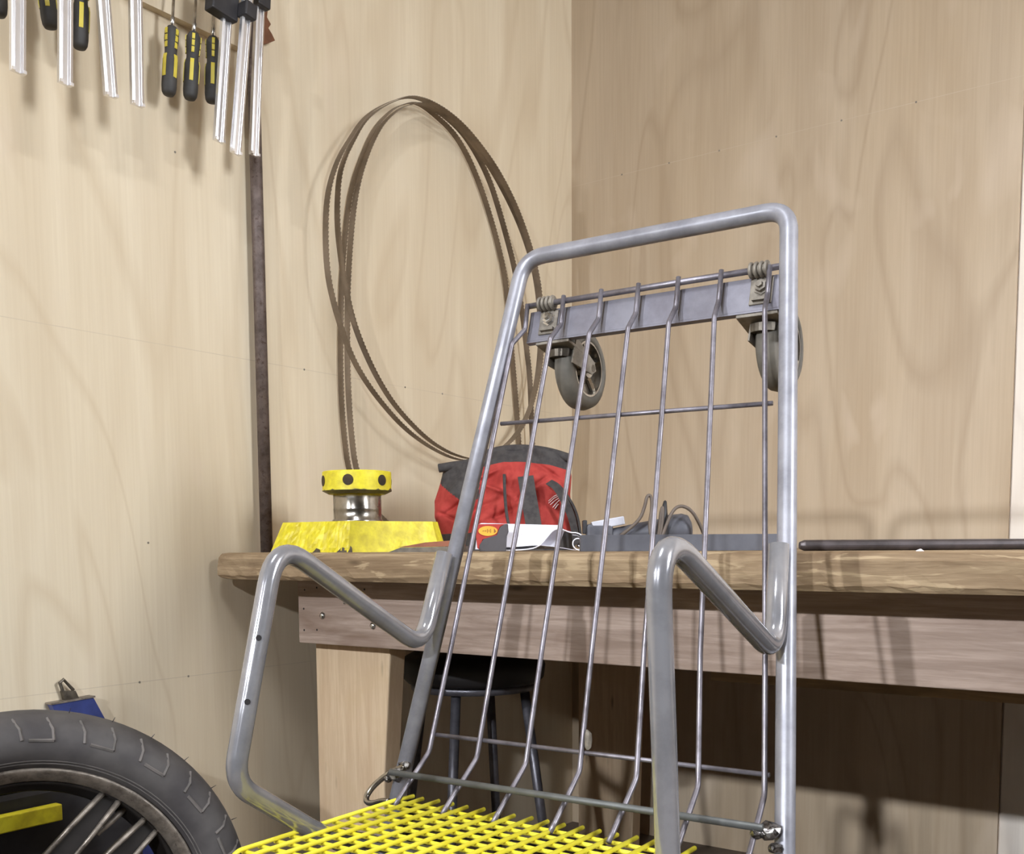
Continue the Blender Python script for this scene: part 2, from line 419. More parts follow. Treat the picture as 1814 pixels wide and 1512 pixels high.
for (x, z) in ((0.160, 0.765), (0.195, 0.770), (0.326, 0.769), (0.156, 0.727), (0.193, 0.686), (0.156, 0.684)):
    bchild('nail_hole', L_([(0.0026, -0.0005), (0.002, 0.0004), (0, 0.0004)], (x, AP, z), (0, -1, 0), 8), M['dark'])

# ------------------------------------------------------------------ pipe leaning on the left wall
bm = bmesh.new(); tube(bm, [(0.026, -1.205, BT), (0.0165, -1.198, 2.15)], 0.0125, 20)
tag(obj('iron_pipe', bm, M['pipe'], smooth=True), 'rusty brown iron pipe standing upright on the bench against the wall', 'pipe')

# ------------------------------------------------------------------ band saw blades
def blade(pts, x, label, width=0.016, teeth=True, xt=None):
    P = [V((x, y, z)) for (y, z) in pts]
    P = smooth_pts(P, 2, True)
    bm = bmesh.new(); ribbon(bm, P, (1, 0, 0), width, 0.0012, closed=True)
    o = obj('saw_blade', bm, M['blade'])
    tag(o, label, 'saw blade', 'band saw blades against the plywood wall')
    # toothed edge, one zigzag strip on the outer rim of the ribbon
    bm = bmesh.new(); n = len(P); D = []
    acc = [0]
    for i in range(n): acc.append(acc[-1]+(P[(i+1) % n]-P[i]).length)
    step = 0.009; s = 0; i = 0
    while s < acc[-1]-step:
        while acc[i+1] < s: i += 1
        t = (P[(i+1) % n]-P[i]).normalized(); p = P[i]+t*(s-acc[i])
        q0 = p+V((width/2, 0, 0)); q1 = q0+t*step*0.8; q2 = q0+V((0.0022, 0, 0))+t*step*0.1
        nn = t.cross(V((1, 0, 0))).normalized()*0.0005
        a = [bm.verts.new(q+nn) for q in (q0, q1, q2)]; b = [bm.verts.new(q-nn) for q in (q0, q1, q2)]
        bm.faces.new(a); bm.faces.new(b[::-1])
        for k in range(3): bm.faces.new((a[k], a[(k+1) % 3], b[(k+1) % 3], b[k]))
        s += step
    tt = obj('teeth', bm, M['blade'], o); tt['kind'] = 'stuff'
    return o
B1 = [(-0.789,1.879),(-0.842,1.853),(-0.902,1.815),(-0.944,1.779),(-0.985,1.725),(-1.017,1.680),(-1.042,1.628),(-1.056,1.579),(-1.062,1.510),(-1.059,1.429),(-1.041,1.368),(-1.016,1.311),(-0.989,1.262),(-0.951,1.219),(-0.900,1.176),(-0.828,1.127),(-0.747,1.092),(-0.671,1.071),(-0.618,1.064),(-0.569,1.068),(-0.519,1.078),(-0.465,1.095),(-0.399,1.129),(-0.350,1.172),(-0.310,1.231),(-0.277,1.308),(-0.264,1.362),(-0.260,1.415),(-0.263,1.492),(-0.275,1.566),(-0.308,1.640),(-0.363,1.720),(-0.421,1.778),(-0.486,1.825),(-0.580,1.870),(-0.654,1.887),(-0.712,1.890),(-0.748,1.887)]
B2 = [(-0.767,1.889),(-0.821,1.862),(-0.881,1.821),(-0.924,1.782),(-0.960,1.727),(-0.984,1.687),(-0.999,1.648),(-1.006,1.595),(-1.007,1.540),(-1.000,1.486),(-0.990,1.432),(-0.974,1.373),(-0.954,1.326),(-0.921,1.273),(-0.887,1.229),(-0.842,1.184),(-0.786,1.145),(-0.718,1.108),(-0.647,1.084),(-0.577,1.073),(-0.538,1.073),(-0.489,1.080),(-0.427,1.103),(-0.359,1.144),(-0.296,1.212),(-0.263,1.281),(-0.243,1.360),(-0.237,1.438),(-0.245,1.528),(-0.271,1.614),(-0.325,1.698),(-0.395,1.768),(-0.471,1.826),(-0.561,1.871),(-0.637,1.892),(-0.689,1.897),(-0.725,1.898)]
A1 = [(-0.710,1.905),(-0.748,1.888),(-0.780,1.868),(-0.825,1.827),(-0.857,1.786),(-0.887,1.731),(-0.909,1.685),(-0.928,1.632),(-0.941,1.569),(-0.951,1.505),(-0.959,1.441),(-0.963,1.363),(-0.968,1.257),(-0.967,1.167),(-0.960,1.091),(-0.950,1.027),(-0.915,0.958),(-0.822,0.894),(-0.680,0.842),(-0.522,0.876),(-0.374,0.953),(-0.300,1.032),(-0.286,1.110),(-0.291,1.156),(-0.303,1.262),(-0.318,1.367),(-0.330,1.470),(-0.349,1.577),(-0.381,1.655),(-0.419,1.727),(-0.459,1.789),(-0.511,1.848),(-0.565,1.884),(-0.636,1.902),(-0.675,1.908)]
A2 = [(-0.716,1.897),(-0.750,1.881),(-0.785,1.860),(-0.832,1.819),(-0.864,1.777),(-0.893,1.725),(-0.914,1.678),(-0.931,1.625),(-0.943,1.564),(-0.952,1.498),(-0.959,1.430),(-0.963,1.361),(-0.966,1.256),(-0.963,1.166),(-0.956,1.090),(-0.946,1.027),(-0.910,0.951),(-0.816,0.888),(-0.683,0.843),(-0.514,0.873),(-0.352,0.945),(-0.266,1.033),(-0.249,1.126),(-0.256,1.201),(-0.261,1.312),(-0.279,1.401),(-0.299,1.496),(-0.331,1.596),(-0.362,1.661),(-0.401,1.735),(-0.439,1.796),(-0.494,1.848),(-0.553,1.883),(-0.627,1.900),(-0.679,1.903)]
blade(A1, 0.012, 'tall saw blade loop flattest to the wall, reaching down behind the yellow block')
blade(A2, 0.0316, 'tall saw blade loop just in front of its twin, reaching down behind the bag')
blade(B2, 0.0512, 'round saw blade loop just inside the outermost one, hanging clear above the bench')
blade(B1, 0.0705, 'outermost round saw blade loop, toothed edge showing at its left side')

# ------------------------------------------------------------------ yellow flange part on the bench
def frame2(origin, xdir, zdir=(0, 0, 1)):
    x = V(xdir).normalized(); z = V(zdir).normalized(); y = z.cross(x).normalized(); x = y.cross(z)
    mt = Matrix.Identity(4)
    for i in range(3): mt[i][0] = x[i]; mt[i][1] = y[i]; mt[i][2] = z[i]; mt[i][3] = origin[i]
    return mt
RH_ = V((math.cos(yaw), math.sin(yaw), 0)); FH_ = V((-math.sin(yaw), math.cos(yaw), 0))
fl = thing('steel_flange', 'yellow painted steel block with a bare neck and a drilled ring on top', 'machine part', mat=frame2((0.277, -1.190, BT), RH_))
bm = bmesh.new()
rnd = random.Random(5)
def octo(hx, hy, cut, z, jit=0):
    # near corner at (0,-hy); the sides lean outwards; a clipped right tip
    p = [(0.0, -hy), (hx-cut, -hy*cut/hx*1.0), (hx, 0.0), (0, hy), (-hx, 0)]
    return [V((a, b, z)) for a, b in p]
base_pts = [(-0.172, 0.0), (0.0, -0.125), (0.160, -0.020), (0.172, 0.010), (0.0, 0.125)]
top_pts = [(-0.146, 0.0), (0.003, -0.112), (0.147, -0.014), (0.155, 0.010), (0.0, 0.112)]
# subdivided side faces with torch cut ripples on the left near side
def side(a0, a1, b0, b1, nx, nz, amp, mi):
    g = []
    d = (V((b0[0], b0[1], 0))-V((a0[0], a0[1], 0))); nrm = V((d.y, -d.x, 0)).normalized()
    rp = [rnd.uniform(-1, 1) for _ in range(nx+1)]
    for j in range(nz+1):
        row = []
        for i in range(nx+1):
            u, v = i/nx, j/nz
            p = V((a0[0], a0[1], 0))*(1-u)+V((b0[0], b0[1], 0))*u
            q = V((a1[0], a1[1], 0))*(1-u)+V((b1[0], b1[1], 0))*u
            r = p*(1-v)+q*v
            e = 0 if i in (0, nx) or j in (0, nz) else amp*(rp[i]*0.7+rnd.uniform(-0.5, 0.5))
            r = r+nrm*e; r.z = 0.058*v
            row.append(bm.verts.new(r))
        g.append(row)
    for j in range(nz):
        for i in range(nx):
            bm.faces.new((g[j][i], g[j][i+1], g[j+1][i+1], g[j+1][i])).material_index = mi
for i in range(5):
    a, b = base_pts[i], base_pts[(i+1) % 5]; c, d = top_pts[i], top_pts[(i+1) % 5]
    side(a, c, b, d, 40 if i == 0 else 10, 7 if i == 0 else 4, 0.0042 if i == 0 else 0.0005, 0)
bm.faces.new([bm.verts.new((x, y, 0.058)) for x, y in top_pts])
bm.faces.new([bm.verts.new((x, y, 0.0)) for x, y in base_pts][::-1])
bmesh.ops.remove_doubles(bm, verts=bm.verts, dist=1e-5)
base = obj('base_block', bm, M['yellow_paint'], fl)
# bare metal chips at the foot of the block
for (u0, u1, h) in ((0.56, 0.66, 0.008), (0.86, 0.99, 0.010), (1.0, 1.04, 0.012)):
    def lerp(u):
        if u <= 1: a, b, t = V((-0.172, 0, 0)), V((0.0, -0.125, 0)), u
        else: a, b, t = V((0.0, -0.125, 0)), V((0.16, -0.02, 0)), u-1
        d = b-a; nn = V((d.y, -d.x, 0)).normalized(); return a*(1-t)+b*t+nn*0.0012
    p = [lerp(u0), lerp(u1), lerp(u1-(u1-u0)*0.1)+V((0, 0.0009, h*0.7)), lerp((u0+u1)/2)+V((0, 0.0009, h)), lerp(u0+(u1-u0)*0.3)+V((0, 0.0009, h*0.5))]
    bm = bmesh.new(); prism(bm, p, (0, 0.004, 0)); obj('bare_patch', bm, M['bare'], fl)
obj('neck', L_([(0.0488, 0.058), (0.0488, 0.062), (0.0465, 0.064), (0.0465, 0.080), (0.047, 0.082), (0.0465, 0.084), (0.0465, 0.112), (0.045, 0.114)], (0, 0, 0), seg=48), M['machined'], fl, smooth=True)
# ring; radial holes are dark discs, their inner shade put into the colour
bm = bmesh.new(); seg = 96; Ro, Ri, z0, z1 = 0.0665, 0.0665-0.012, 0.112, 0.155
holes = [(-82+45*k) for k in range(8)]
holes = [-96+i*60 for i in range(6)]
prof = [(0.045, z0), (Ro-0.012, z0), (Ro, z0+0.006), (Ro, z1-0.0015), (Ro-0.0015, z1), (0.030, z1)]
lathe(bm, prof, (0, 0, 0), seg=seg)
ring = obj('ring', bm, M['yellow_paint'], fl, smooth=False)
for a in holes:
    ar = math.radians(a); d = V((math.cos(ar), math.sin(ar), 0))
    c = d*(Ro-0.0005)+V((0, 0, (z0+z1)/2+0.003))
    obj('drilled_hole', L_([(0.0104, -0.003), (0.0104, 0.0012), (0, 0.0012)], c, d, 20, ref=(0, 0, 1)), M['hole'], ring)
# chipped paint: bare steel band under the ring
bm = bmesh.new(); n = 72; rnd = random.Random(9); A = []; Bv = []; Mv = []
hh = 0.004
for k in range(n+1):
    an = 2*math.pi*k/n; hh = min(0.009, max(0.001, hh+rnd.uniform(-0.003, 0.003)))
    A.append(bm.verts.new((math.cos(an)*(Ro-0.0120), math.sin(an)*(Ro-0.0120), z0-0.0006)))
    mid_ = (math.cos(an)*(Ro+0.0006), math.sin(an)*(Ro+0.0006), z0+0.0056)
    Mv.append(bm.verts.new(mid_))
    zz = z0+0.0028+hh; rr = Ro+0.0005 if zz > z0+0.006 else Ro-0.003
    Bv.append(bm.verts.new((math.cos(an)*(Ro+0.0006), math.sin(an)*(Ro+0.0006), z0+0.006+max(0.0, hh-0.002))))
for k in range(n):
    bm.faces.new((A[k], A[k+1], Mv[k+1], Mv[k])); bm.faces.new((Mv[k], Mv[k+1], Bv[k+1], Bv[k]))
obj('chipped_edge', bm, M['bare'], ring)

# ------------------------------------------------------------------ brown block and dark plate beside the flange
def oriented(name, label, cat, x, y, ang=0.0, z=BT, group=None):
    """empty on the bench whose x axis runs along direction ang (degrees from the bench front)"""
    a = math.radians(ang)
    return thing(name, label, cat, mat=frame2((x, y, z), (math.cos(a), math.sin(a), 0)), group=group)
t = oriented('wood_block', 'thin reddish brown block lying on a dark plate between the yellow block and the papers', 'block', 0.50, -1.245, 30)
bm = bmesh.new(); prism(bm, [(-0.062, -0.03, 0.0), (0.072, -0.03, 0.0), (0.072, -0.03, 0.010), (-0.04, -0.03, 0.008)], (0, 0.06, 0)); obj('plate', bm, M['bare'], t)
bm = bmesh.new(); prism(bm, [(-0.045, -0.028, 0.0085), (0.068, -0.028, 0.0102), (0.066, -0.028, 0.021), (0.005, -0.028, 0.017)], (0, 0.055, 0)); obj('block', bm, M['brown'], t)

bm = bmesh.new(); prism(bm, [(1.372, -1.322, BT-0.003), (1.379, -1.322, BT-0.003), (1.380, -1.322, BT), (1.376, -1.322, BT+0.003), (1.371, -1.322, BT+0.001)], (0, 0.005, 0))
tag(obj('wood_chip', bm, M['white']), 'tiny pale chip on the front edge of the bench top', 'chip')

# ------------------------------------------------------------------ tool bag
def bag_point(u, v):
    """u around 0..1, v height 0..1"""
    return None
bag = thing('tool_bag', 'red and black canvas tool bag slumped on the bench below the saw blades', 'bag', mat=frame2((0.330, -0.775, BT), (math.cos(math.radians(30)), math.sin(math.radians(30)), 0)))
# local x: across the view, local y: away.  outline of the front silhouette in metres
left_edge = [(-0.135, 0.0), (-0.148, 0.045), (-0.162, 0.09), (-0.163, 0.13), (-0.150, 0.165), (-0.140, 0.188)]
right_edge = [(0.150, 0.0), (0.152, 0.045), (0.148, 0.09), (0.143, 0.13), (0.146, 0.165), (0.140, 0.195)]
def interp(tab, v):
    v = max(0, min(1, v))*(len(tab)-1); i = min(int(v), len(tab)-2); f = v-i
    return tab[i][0]*(1-f)+tab[i+1][0]*f
top_line = [(-0.150, 0.186), (-0.11, 0.192), (-0.075, 0.196), (-0.05, 0.214), (0.0, 0.226), (0.05, 0.226), (0.10, 0.218), (0.145, 0.203)]
def topz(x):
    for (a, za), (b, zb) in zip(top_line[:-1], top_line[1:]):
        if x <= b: return za+(zb-za)*max(0, min(1, (x-a)/(b-a)))
    return top_line[-1][1]
bm = bmesh.new(); NX, NZ = 120, 76; rnd = random.Random(11)
def bagsurf(sidey, u, v):
    l, r = interp(left_edge, v), interp(right_edge, v); x = l+(r-l)*u; z = topz(x)*v
    th = 0.088*(1-0.72*v**1.6)                       # half depth narrows to the zip
    e = (1-abs(2*u-1)**3.2)**0.5
    y = th*e
    w = 0.009*math.sin(u*17+v*6)*math.sin(v*3.1)+0.007*math.sin(u*31-v*13)*v*(1-v)*3+0.007*math.sin(u*9+v*19)*v
    for (a_, b_, c_, d_, e_) in ((0.22, 0.55, 0.9, 0.022, 0.016), (0.45, 0.62, -0.7, 0.02, -0.014), (0.50, 0.35, 0.5, 0.025, 0.015), (0.72, 0.6, 1.2, 0.02, 0.013), (0.35, 0.75, 0.35, 0.02, -0.014), (0.86, 0.78, -0.6, 0.02, 0.012), (0.12, 0.4, -0.8, 0.02, 0.012)):
        du, dv_ = u-a_, v-b_
        w -= e_*math.exp(-((dv_-c_*du)/d_)**2)*math.exp(-(du/0.11)**2)
    w += -0.012*math.exp(-((u-0.30-0.3*(v-0.4))/0.05)**2)*math.exp(-((v-0.45)/0.18)**2)
    w += -0.011*math.exp(-((v-0.42-0.35*(u-0.3))/0.035)**2)*math.exp(-((u-0.38)/0.12)**2)
    w += 0.010*math.exp(-((v-0.72+0.3*(u-0.5))/0.06)**2)*math.exp(-((u-0.6)/0.2)**2)
    w += -0.010*math.exp(-((u-0.62+0.25*(v-0.6))/0.03)**2)*math.exp(-((v-0.75)/0.15)**2)
    return V((x, sidey*(y+w*e), z))
for sy in (-1, 1):
    g = [[bm.verts.new(bagsurf(sy, i/NX, j/NZ)) for i in range(NX+1)] for j in range(NZ+1)]
    for j in range(NZ):
        for i in range(NX):
            u, v = (i+0.5)/NX, (j+0.5)/NZ
            mi = 0
            x = g[j][i].co.x
            if v < 0.20: mi = 1                     # black base
            # black flap along the zip, dipping on the left corner
            lim = 0.86
            if x < -0.06: lim = 0.80-0.0*0
            if -0.150 < x < -0.055: lim = 0.47+0.33*abs((x+0.075)/0.075)
            if x < -0.148: lim = 0.9
            if v > lim: mi = 1
            bm.faces.new((g[j][i], g[j][i+1], g[j+1][i+1], g[j+1][i])).material_index = mi
bmesh.ops.remove_doubles(bm, verts=bm.verts, dist=0.0004)
body = obj('bag_body', bm, None, bag, smooth=True, mats=[M['red'], M['bag_black']])
# rolled opening rim
bm = bmesh.new()
rim = smooth_pts([(x, -0.012, z-0.002) for x, z in top_line], 2)
tube(bm, rim, 0.010, 10)
obj('zip_rim', bm, M['bag_black'], bag, smooth=True)
# straps: ribbons following the front face
def strap(path, width, name='strap', lift=0.006):
    bm = bmesh.new(); pts = []
    for (x, z, dy) in path:
        v = z/topz(x); l, r = interp(left_edge, v), interp(right_edge, v); u = (x-l)/(r-l)
        p = bagsurf(-1, max(0.02, min(0.98, u)), min(v, 0.98)); pts.append(V((x, p.y-lift-dy, z)))
    pts = smooth_pts(pts, 2)
    n = len(pts)
    def wd(t): return (1, 0.15, 0.1)
    ribbon(bm, pts, wd, width, 0.004)
    return obj(name, bm, M['bag_black'], bag, smooth=False)
strap([(0.050, 0.160, 0.004), (0.056, 0.125, 0.006), (0.064, 0.085, 0.005), (0.072, 0.040, 0.002), (0.078, 0.010, 0.0)], 0.034)
# bulging side handle at the right
bm = bmesh.new()
ribbon(bm, smooth_pts([(0.102, -0.062, 0.146), (0.118, -0.072, 0.138), (0.135, -0.068, 0.118), (0.155, -0.055, 0.085), (0.164, -0.045, 0.045), (0.166, -0.04, 0.010)], 3), (0.25, -0.9, 0.25), 0.03, 0.005)
obj('strap', bm, M['bag_black'], bag)
bm = bmesh.new()
ribbon(bm, smooth_pts([(0.102, -0.075, 0.146), (0.120, -0.088, 0.135), (0.134, -0.086, 0.110), (0.150, -0.078, 0.075), (0.158, -0.070, 0.035), (0.160, -0.066, 0.012)], 3), (0.8, -0.2, 0.5), 0.016, 0.006)
obj('handle', bm, M['bag_black'], bag)
bm = bmesh.new()
ribbon(bm, smooth_pts([(0.004, -0.070, 0.165), (0.006, -0.080, 0.12), (0.012, -0.094, 0.07), (0.020, -0.098, 0.045)], 3), (1, 0.4, 0), 0.006, 0.003)
obj('seam', bm, M['bag_black'], bag)
# white script emblem: slanted strokes
bm = bmesh.new()
def stroke(p, wth=0.0034):
    pts = []
    for (x, z) in p:
        v = z/topz(x); l, r = interp(left_edge, v), interp(right_edge, v); u = (x-l)/(r-l)
        pts.append(V((x, bagsurf(-1, u, v).y-0.006, z)))
    ribbon(bm, pts, (0.75, 0, 0.6), wth, 0.0012)
ex, ez = 0.112, 0.106
for p in ([(ex-0.012, ez+0.002), (ex-0.002, ez+0.011), (ex+0.006, ez+0.014)], [(ex-0.012, ez-0.003), (ex-0.001, ez+0.007), (ex+0.009, ez+0.012)],
          [(ex-0.008, ez-0.006), (ex+0.002, ez+0.003), (ex+0.010, ez+0.008)], [(ex-0.003, ez-0.012), (ex+0.004, ez-0.003), (ex+0.010, ez+0.003)],
          [(ex+0.001, ez-0.015), (ex+0.007, ez-0.006)]):
    stroke(p)
obj('emblem', bm, M['white'], bag)

# ------------------------------------------------------------------ papers and the small two-tone packet
pp = oriented('rolled_papers', 'white papers folded and curled into a roll in front of the red bag', 'papers', 0.603, -1.067, 33)
def strip_extrude(bm, prof, y0, y1, thick=0.0008):
    prof = smooth_pts([(x, 0, z) for x, z in prof], 2)
    n = len(prof); rows = []
    for i, p in enumerate(prof):
        t = (prof[min(i+1, n-1)]-prof[max(i-1, 0)]).normalized(); nn = V((-t.z, 0, t.x))*thick/2
        rows.append([bm.verts.new((p.x+nn.x, y0, p.z+nn.z)), bm.verts.new((p.x+nn.x, y1, p.z+nn.z)), bm.verts.new((p.x-nn.x, y1, p.z-nn.z)), bm.verts.new((p.x-nn.x, y0, p.z-nn.z))])
    for a, b in zip(rows[:-1], rows[1:]):
        for k in range(4): bm.faces.new((a[k], a[(k+1) % 4], b[(k+1) % 4], b[k]))
    bm.faces.new(rows[0]); bm.faces.new(rows[-1][::-1])
k_ = 0.001*0.167      # crop pixels to metres at the papers' distance
def cp(l): return [((x-1000)*0.000178, (1172-y)*0.000178+0.0008) for x, y in l]
bm = bmesh.new(); strip_extrude(bm, cp([(500, 1168), (800, 1166), (1000, 1155), (1080, 1130), (1130, 1090), (1180, 1030), (1240, 962), (1300, 942), (1370, 965), (1420, 985), (1500, 990), (1570, 1040), (1590, 1110), (1550, 1165), (1490, 1168), (1440, 1120), (1450, 1060), (1510, 1040), (1555, 1090), (1530, 1130), (1500, 1120)]), -0.03, 0.06, 0.0019)
obj('curled_sheet', bm, M['paper'], pp)
bm = bmesh.new(); strip_extrude(bm, cp([(470, 1150), (640, 1140), (900, 1125), (1100, 1110), (1350, 1145), (1440, 1165), (1520, 1170), (1565, 1130), (1560, 1070), (1500, 1015), (1440, 1010)]), -0.026, 0.06)
obj('curled_sheet', bm, M['paper'], pp)
bm = bmesh.new()
prism(bm, [(-0.104, 0.004, 0.004), (0.05, 0.004, 0.004), (0.064, 0.004, 0.038), (0.054, 0.004, 0.048), (-0.092, 0.004, 0.053), (-0.098, 0.004, 0.050)], (0, 0.003, 0))
obj('folded_sheet', bm, M['paper'], pp)
pk = oriented('packet', 'small red and grey packet with an orange oval badge leaning on the papers', 'packet', 0.573, -1.141, 33)
bm = bmesh.new()
prism(bm, [(-0.030, 0, 0.006), (-0.026, 0, 0.004), (-0.020, 0, 0.022), (0.005, 0, 0.028), (0.012, 0, 0.045), (0.022, 0, 0.050), (-0.026, 0, 0.050), (-0.034, 0, 0.045)], (0, 0.012, 0))
obj('red_panel', bm, M['red'], pk, bevel=0.001)
bm = bmesh.new()
prism(bm, [(-0.026, -0.001, 0.0), (0.022, -0.001, 0.0), (0.024, -0.001, 0.028), (0.027, -0.001, 0.036), (0.026, -0.001, 0.050), (0.021, -0.001, 0.050), (0.012, -0.001, 0.044), (0.006, -0.001, 0.030), (-0.018, -0.001, 0.023), (-0.026, -0.001, 0.012)], (0, 0.014, 0))
obj('grey_panel', bm, M['card_grey'], pk, bevel=0.001)
bm = bmesh.new(); n = 24
prism(bm, [(-0.010+0.0175*math.cos(2*math.pi*i/n), -0.0016, 0.0375+0.009*math.sin(2*math.pi*i/n)) for i in range(n)], (0, 0.002, 0))
ov = obj('oval_badge', bm, M['oval'], pk)
bm = bmesh.new()
prism(bm, [(0.001, -0.0022, 0.033), (0.0055, -0.0022, 0.0365), (0.001, -0.0022, 0.042)], (0, 0.001, 0))
for i, (x, h) in enumerate(((-0.011, 0.007), (-0.008, 0.004), (-0.005, 0.007), (-0.014, 0.003))):
    box(bm, (x, -0.0019, 0.0375), (0.0011, 0.0008, h))
box(bm, (-0.018, -0.0019, 0.0375), (0.004, 0.0008, 0.001))
obj('badge_lettering', bm, M['oval_mark'], ov)

# ------------------------------------------------------------------ steel bar, rod, power tool with cable
t = oriented('flat_steel_bar', 'blue grey flat steel bar lying on the bench behind the grid of wires', 'steel bar', 0.933, -1.109, 36)
obj('bar', B_((0.002, 0, 0.0135), (0.330, 0.03, 0.027)), M['flat_steel'], t, bevel=0.0006)
bm = bmesh.new(); lathe(bm, [(0, 0), (0.0052, 0.0005), (0.0078, 0.007), (0.0078, 0.62), (0, 0.62)], (1.178, -1.21, BT+0.0079), (math.cos(math.radians(38)), math.sin(math.radians(38)), 0), 20)
tag(obj('steel_rod', bm, M['dark_rod'], smooth=False), 'long dark steel rod lying on the bench to the right of the chair', 'steel rod')
gr = oriented('power_tool', 'charcoal corded power tool lying behind the flat steel bar', 'power tool', 0.745, -0.905, 36)
bm = bmesh.new(); lathe(bm, [(0, -0.10), (0.012, -0.10), (0.016, -0.06), (0.021, -0.02), (0.024, 0.018), (0.027, 0.02), (0.030, 0.03), (0.030, 0.062), (0.026, 0.073), (0.015, 0.078), (0, 0.079)], (0.020, 0, 0.034), (1, 0, 0.09), 24)
obj('motor_housing', bm, M['tool'], gr, smooth=True)
obj('head', B_((-0.078, 0, 0.026), (0.05, 0.04, 0.050)), M['tool'], gr, bevel=0.006)
obj('taped_end', B_((-0.062, -0.004, 0.052), (0.062, 0.03, 0.016), Matrix.Rotation(math.radians(-10), 3, 'Y')), M['lightbox'], gr, bevel=0.002)
obj('end_cap', B_((-0.106, 0, 0.045), (0.008, 0.03, 0.026)), M['black'], gr, bevel=0.002)
bm = bmesh.new()
loop = smooth_pts([(-0.04, -0.03, 0.028), (-0.005, -0.034, 0.056), (0.004, -0.036, 0.080), (0.008, -0.036, 0.100), (0.013, -0.034, 0.104), (0.018, -0.032, 0.098), (0.018, -0.034, 0.075), (0.012, -0.04, 0.045), (0.020, -0.046, 0.006), (0.030, -0.048, 0.03), (0.033, -0.044, 0.07), (0.038, -0.042, 0.085), (0.036, -0.046, 0.045), (0.028, -0.05, 0.005), (0.042, -0.05, 0.045), (0.056, -0.046, 0.076), (0.072, -0.044, 0.084), (0.092, -0.042, 0.074), (0.108, -0.042, 0.046), (0.118, -0.042, 0.020), (0.122, -0.03, 0.0045)], 3)
tube(bm, loop, 0.0032, 8)
obj('cable', bm, M['cable'], gr, smooth=True)
bm = bmesh.new(); lathe(bm, [(0.014, 0.0), (0.012, 0.03), (0.008, 0.06), (0.003, 0.088), (0, 0.09)], (0.034, -0.035, 0.004), (0.1, 0, 1), 12)
obj('cable_boot', bm, M['black'], gr, smooth=True)

# ------------------------------------------------------------------ shopping cart chair
# chair frame: s = across the back, u = up the reclined back, n = out of the back towards the sitter
CB = V((0.75620405, -1.5978646, 0.522498))
Cs = V((0.99897767, 0.04514505, 0.00235413)); Cu = V((-0.01436069, 0.26753625, 0.96344077)); Cn = V((0.04286477, -0.96248963, 0.26791105))
chair = thing('shopping_cart_chair', 'chair welded from a grey shopping cart frame with a yellow wire seat', 'chair', (CB.x+0.27, CB.y-0.12, 0))
CO = V(chair.location)
def C(s, u, n=0.0): return CB+Cs*s+Cu*u+Cn*n-CO
def W(x, y, z): return V((x, y, z))-CO
def cadd(name, bm, mat, parent=None, **kw): return obj(name, bm, mat, parent or chair, **kw)
Wd, Ln, tp, TR = 0.55089, 0.77337, 0.07722, 0.01145
# uprights and handle bar: one bent tube
pts = fillet([C(-0.010, -0.10), C(tp, Ln), C(Wd-tp, Ln), C(Wd+0.004, -0.03), C(Wd+0.010, -0.22)], [0.038, 0.034, 0.2], 8)
pts = pts
frame = cadd('back_frame', T_(pts, TR, 20), M['tube'], smooth=True)
# rods across the back
def rod(name, a, b, r, mat='wire'):
    bm = bmesh.new(); tube(bm, [a, b], r, 10); return cadd(name, bm, M[mat], smooth=True)
rod('cross_rod', C(0.083, 0.708, -0.020), C(0.473, 0.708, -0.020), 0.0042)
rod('cross_rod', C(0.076, 0.522, -0.005), C(0.479, 0.518, -0.005), 0.0030)
rod('cross_rod', C(0.045, 0.070, -0.005), C(0.525, 0.068, -0.005), 0.0030)
# flat bar carrying the casters
def cbox(s0, s1, u0, u1, n0, n1):
    bm = bmesh.new()
    vs = [bm.verts.new(C(s, u, n)) for s in (s0, s1) for u in (u0, u1) for n in (n0, n1)]
    for f in ((0, 1, 3, 2), (4, 6, 7, 5), (0, 4, 5, 1), (2, 3, 7, 6), (0, 2, 6, 4), (1, 5, 7, 3)): bm.faces.new([vs[i] for i in f])
    return bm
cadd('flat_bar', cbox(0.082, 0.476, 0.657, 0.703, -0.034, -0.029), M['bar'], bevel=0.0008)
cadd('flat_bar', cbox(0.082, 0.476, 0.6545, 0.657, -0.038, -0.029), M['bar'])
# seven long wires: (s,u,n) nodes, all with the crank at the top and the forward bend at the bottom
WS = [(0.084, 0.078, 0.052, 0.040, 0.037), (0.145, 0.143, 0.127, 0.1215, 0.118), (0.2065, 0.206, 0.201, 0.200, 0.198), (0.2645, 0.266, 0.276, 0.281, 0.282),
      (0.324, 0.326, 0.350, 0.361, 0.362), (0.385, 0.390, 0.425, 0.442, 0.446), (0.451, 0.457, 0.506, 0.523, 0.529)]
for i, (s1, s2, s3, s4, s5) in enumerate(WS):
    top = 0.709 if i in (0, 6) else 0.7135
    P = [C(s1-0.0005, top, -0.016), C(s1, 0.671, -0.018), C(s2, 0.641, 0.0), C(s3, 0.206, 0.0), C(s4, 0.045, -0.001), C(s5, -0.020, 0.043), C(s5, -0.034, 0.053)]
    bm = bmesh.new(); tube(bm, fillet(P, [0.01, 0.01, 0.2, 0.02, 0.05], 3), 0.0035, 8)
    cadd('back_wire', bm, M['wire'], smooth=True)
# heavy rod at the foot of the back with its bent end loop
P = [C(0.008, 0.010, 0.036), C(0.538, 0.008, 0.036)]
cadd('foot_rod', T_(P, 0.0045, 12), M['rod'], smooth=True)
def px_nodes(l): return l
P = smooth_pts([C(0.012, 0.020, 0.014), C(-0.006, 0.012, 0.016), C(-0.030, -0.008, 0.018), C(-0.040, -0.026, 0.022), C(-0.034, -0.036, 0.028), C(-0.016, -0.036, 0.034), C(0.004, -0.030, 0.040), C(0.02, -0.029, 0.045)], 3)
cadd('wire_loop', T_(P, 0.0042, 10), M['machined'], smooth=True)
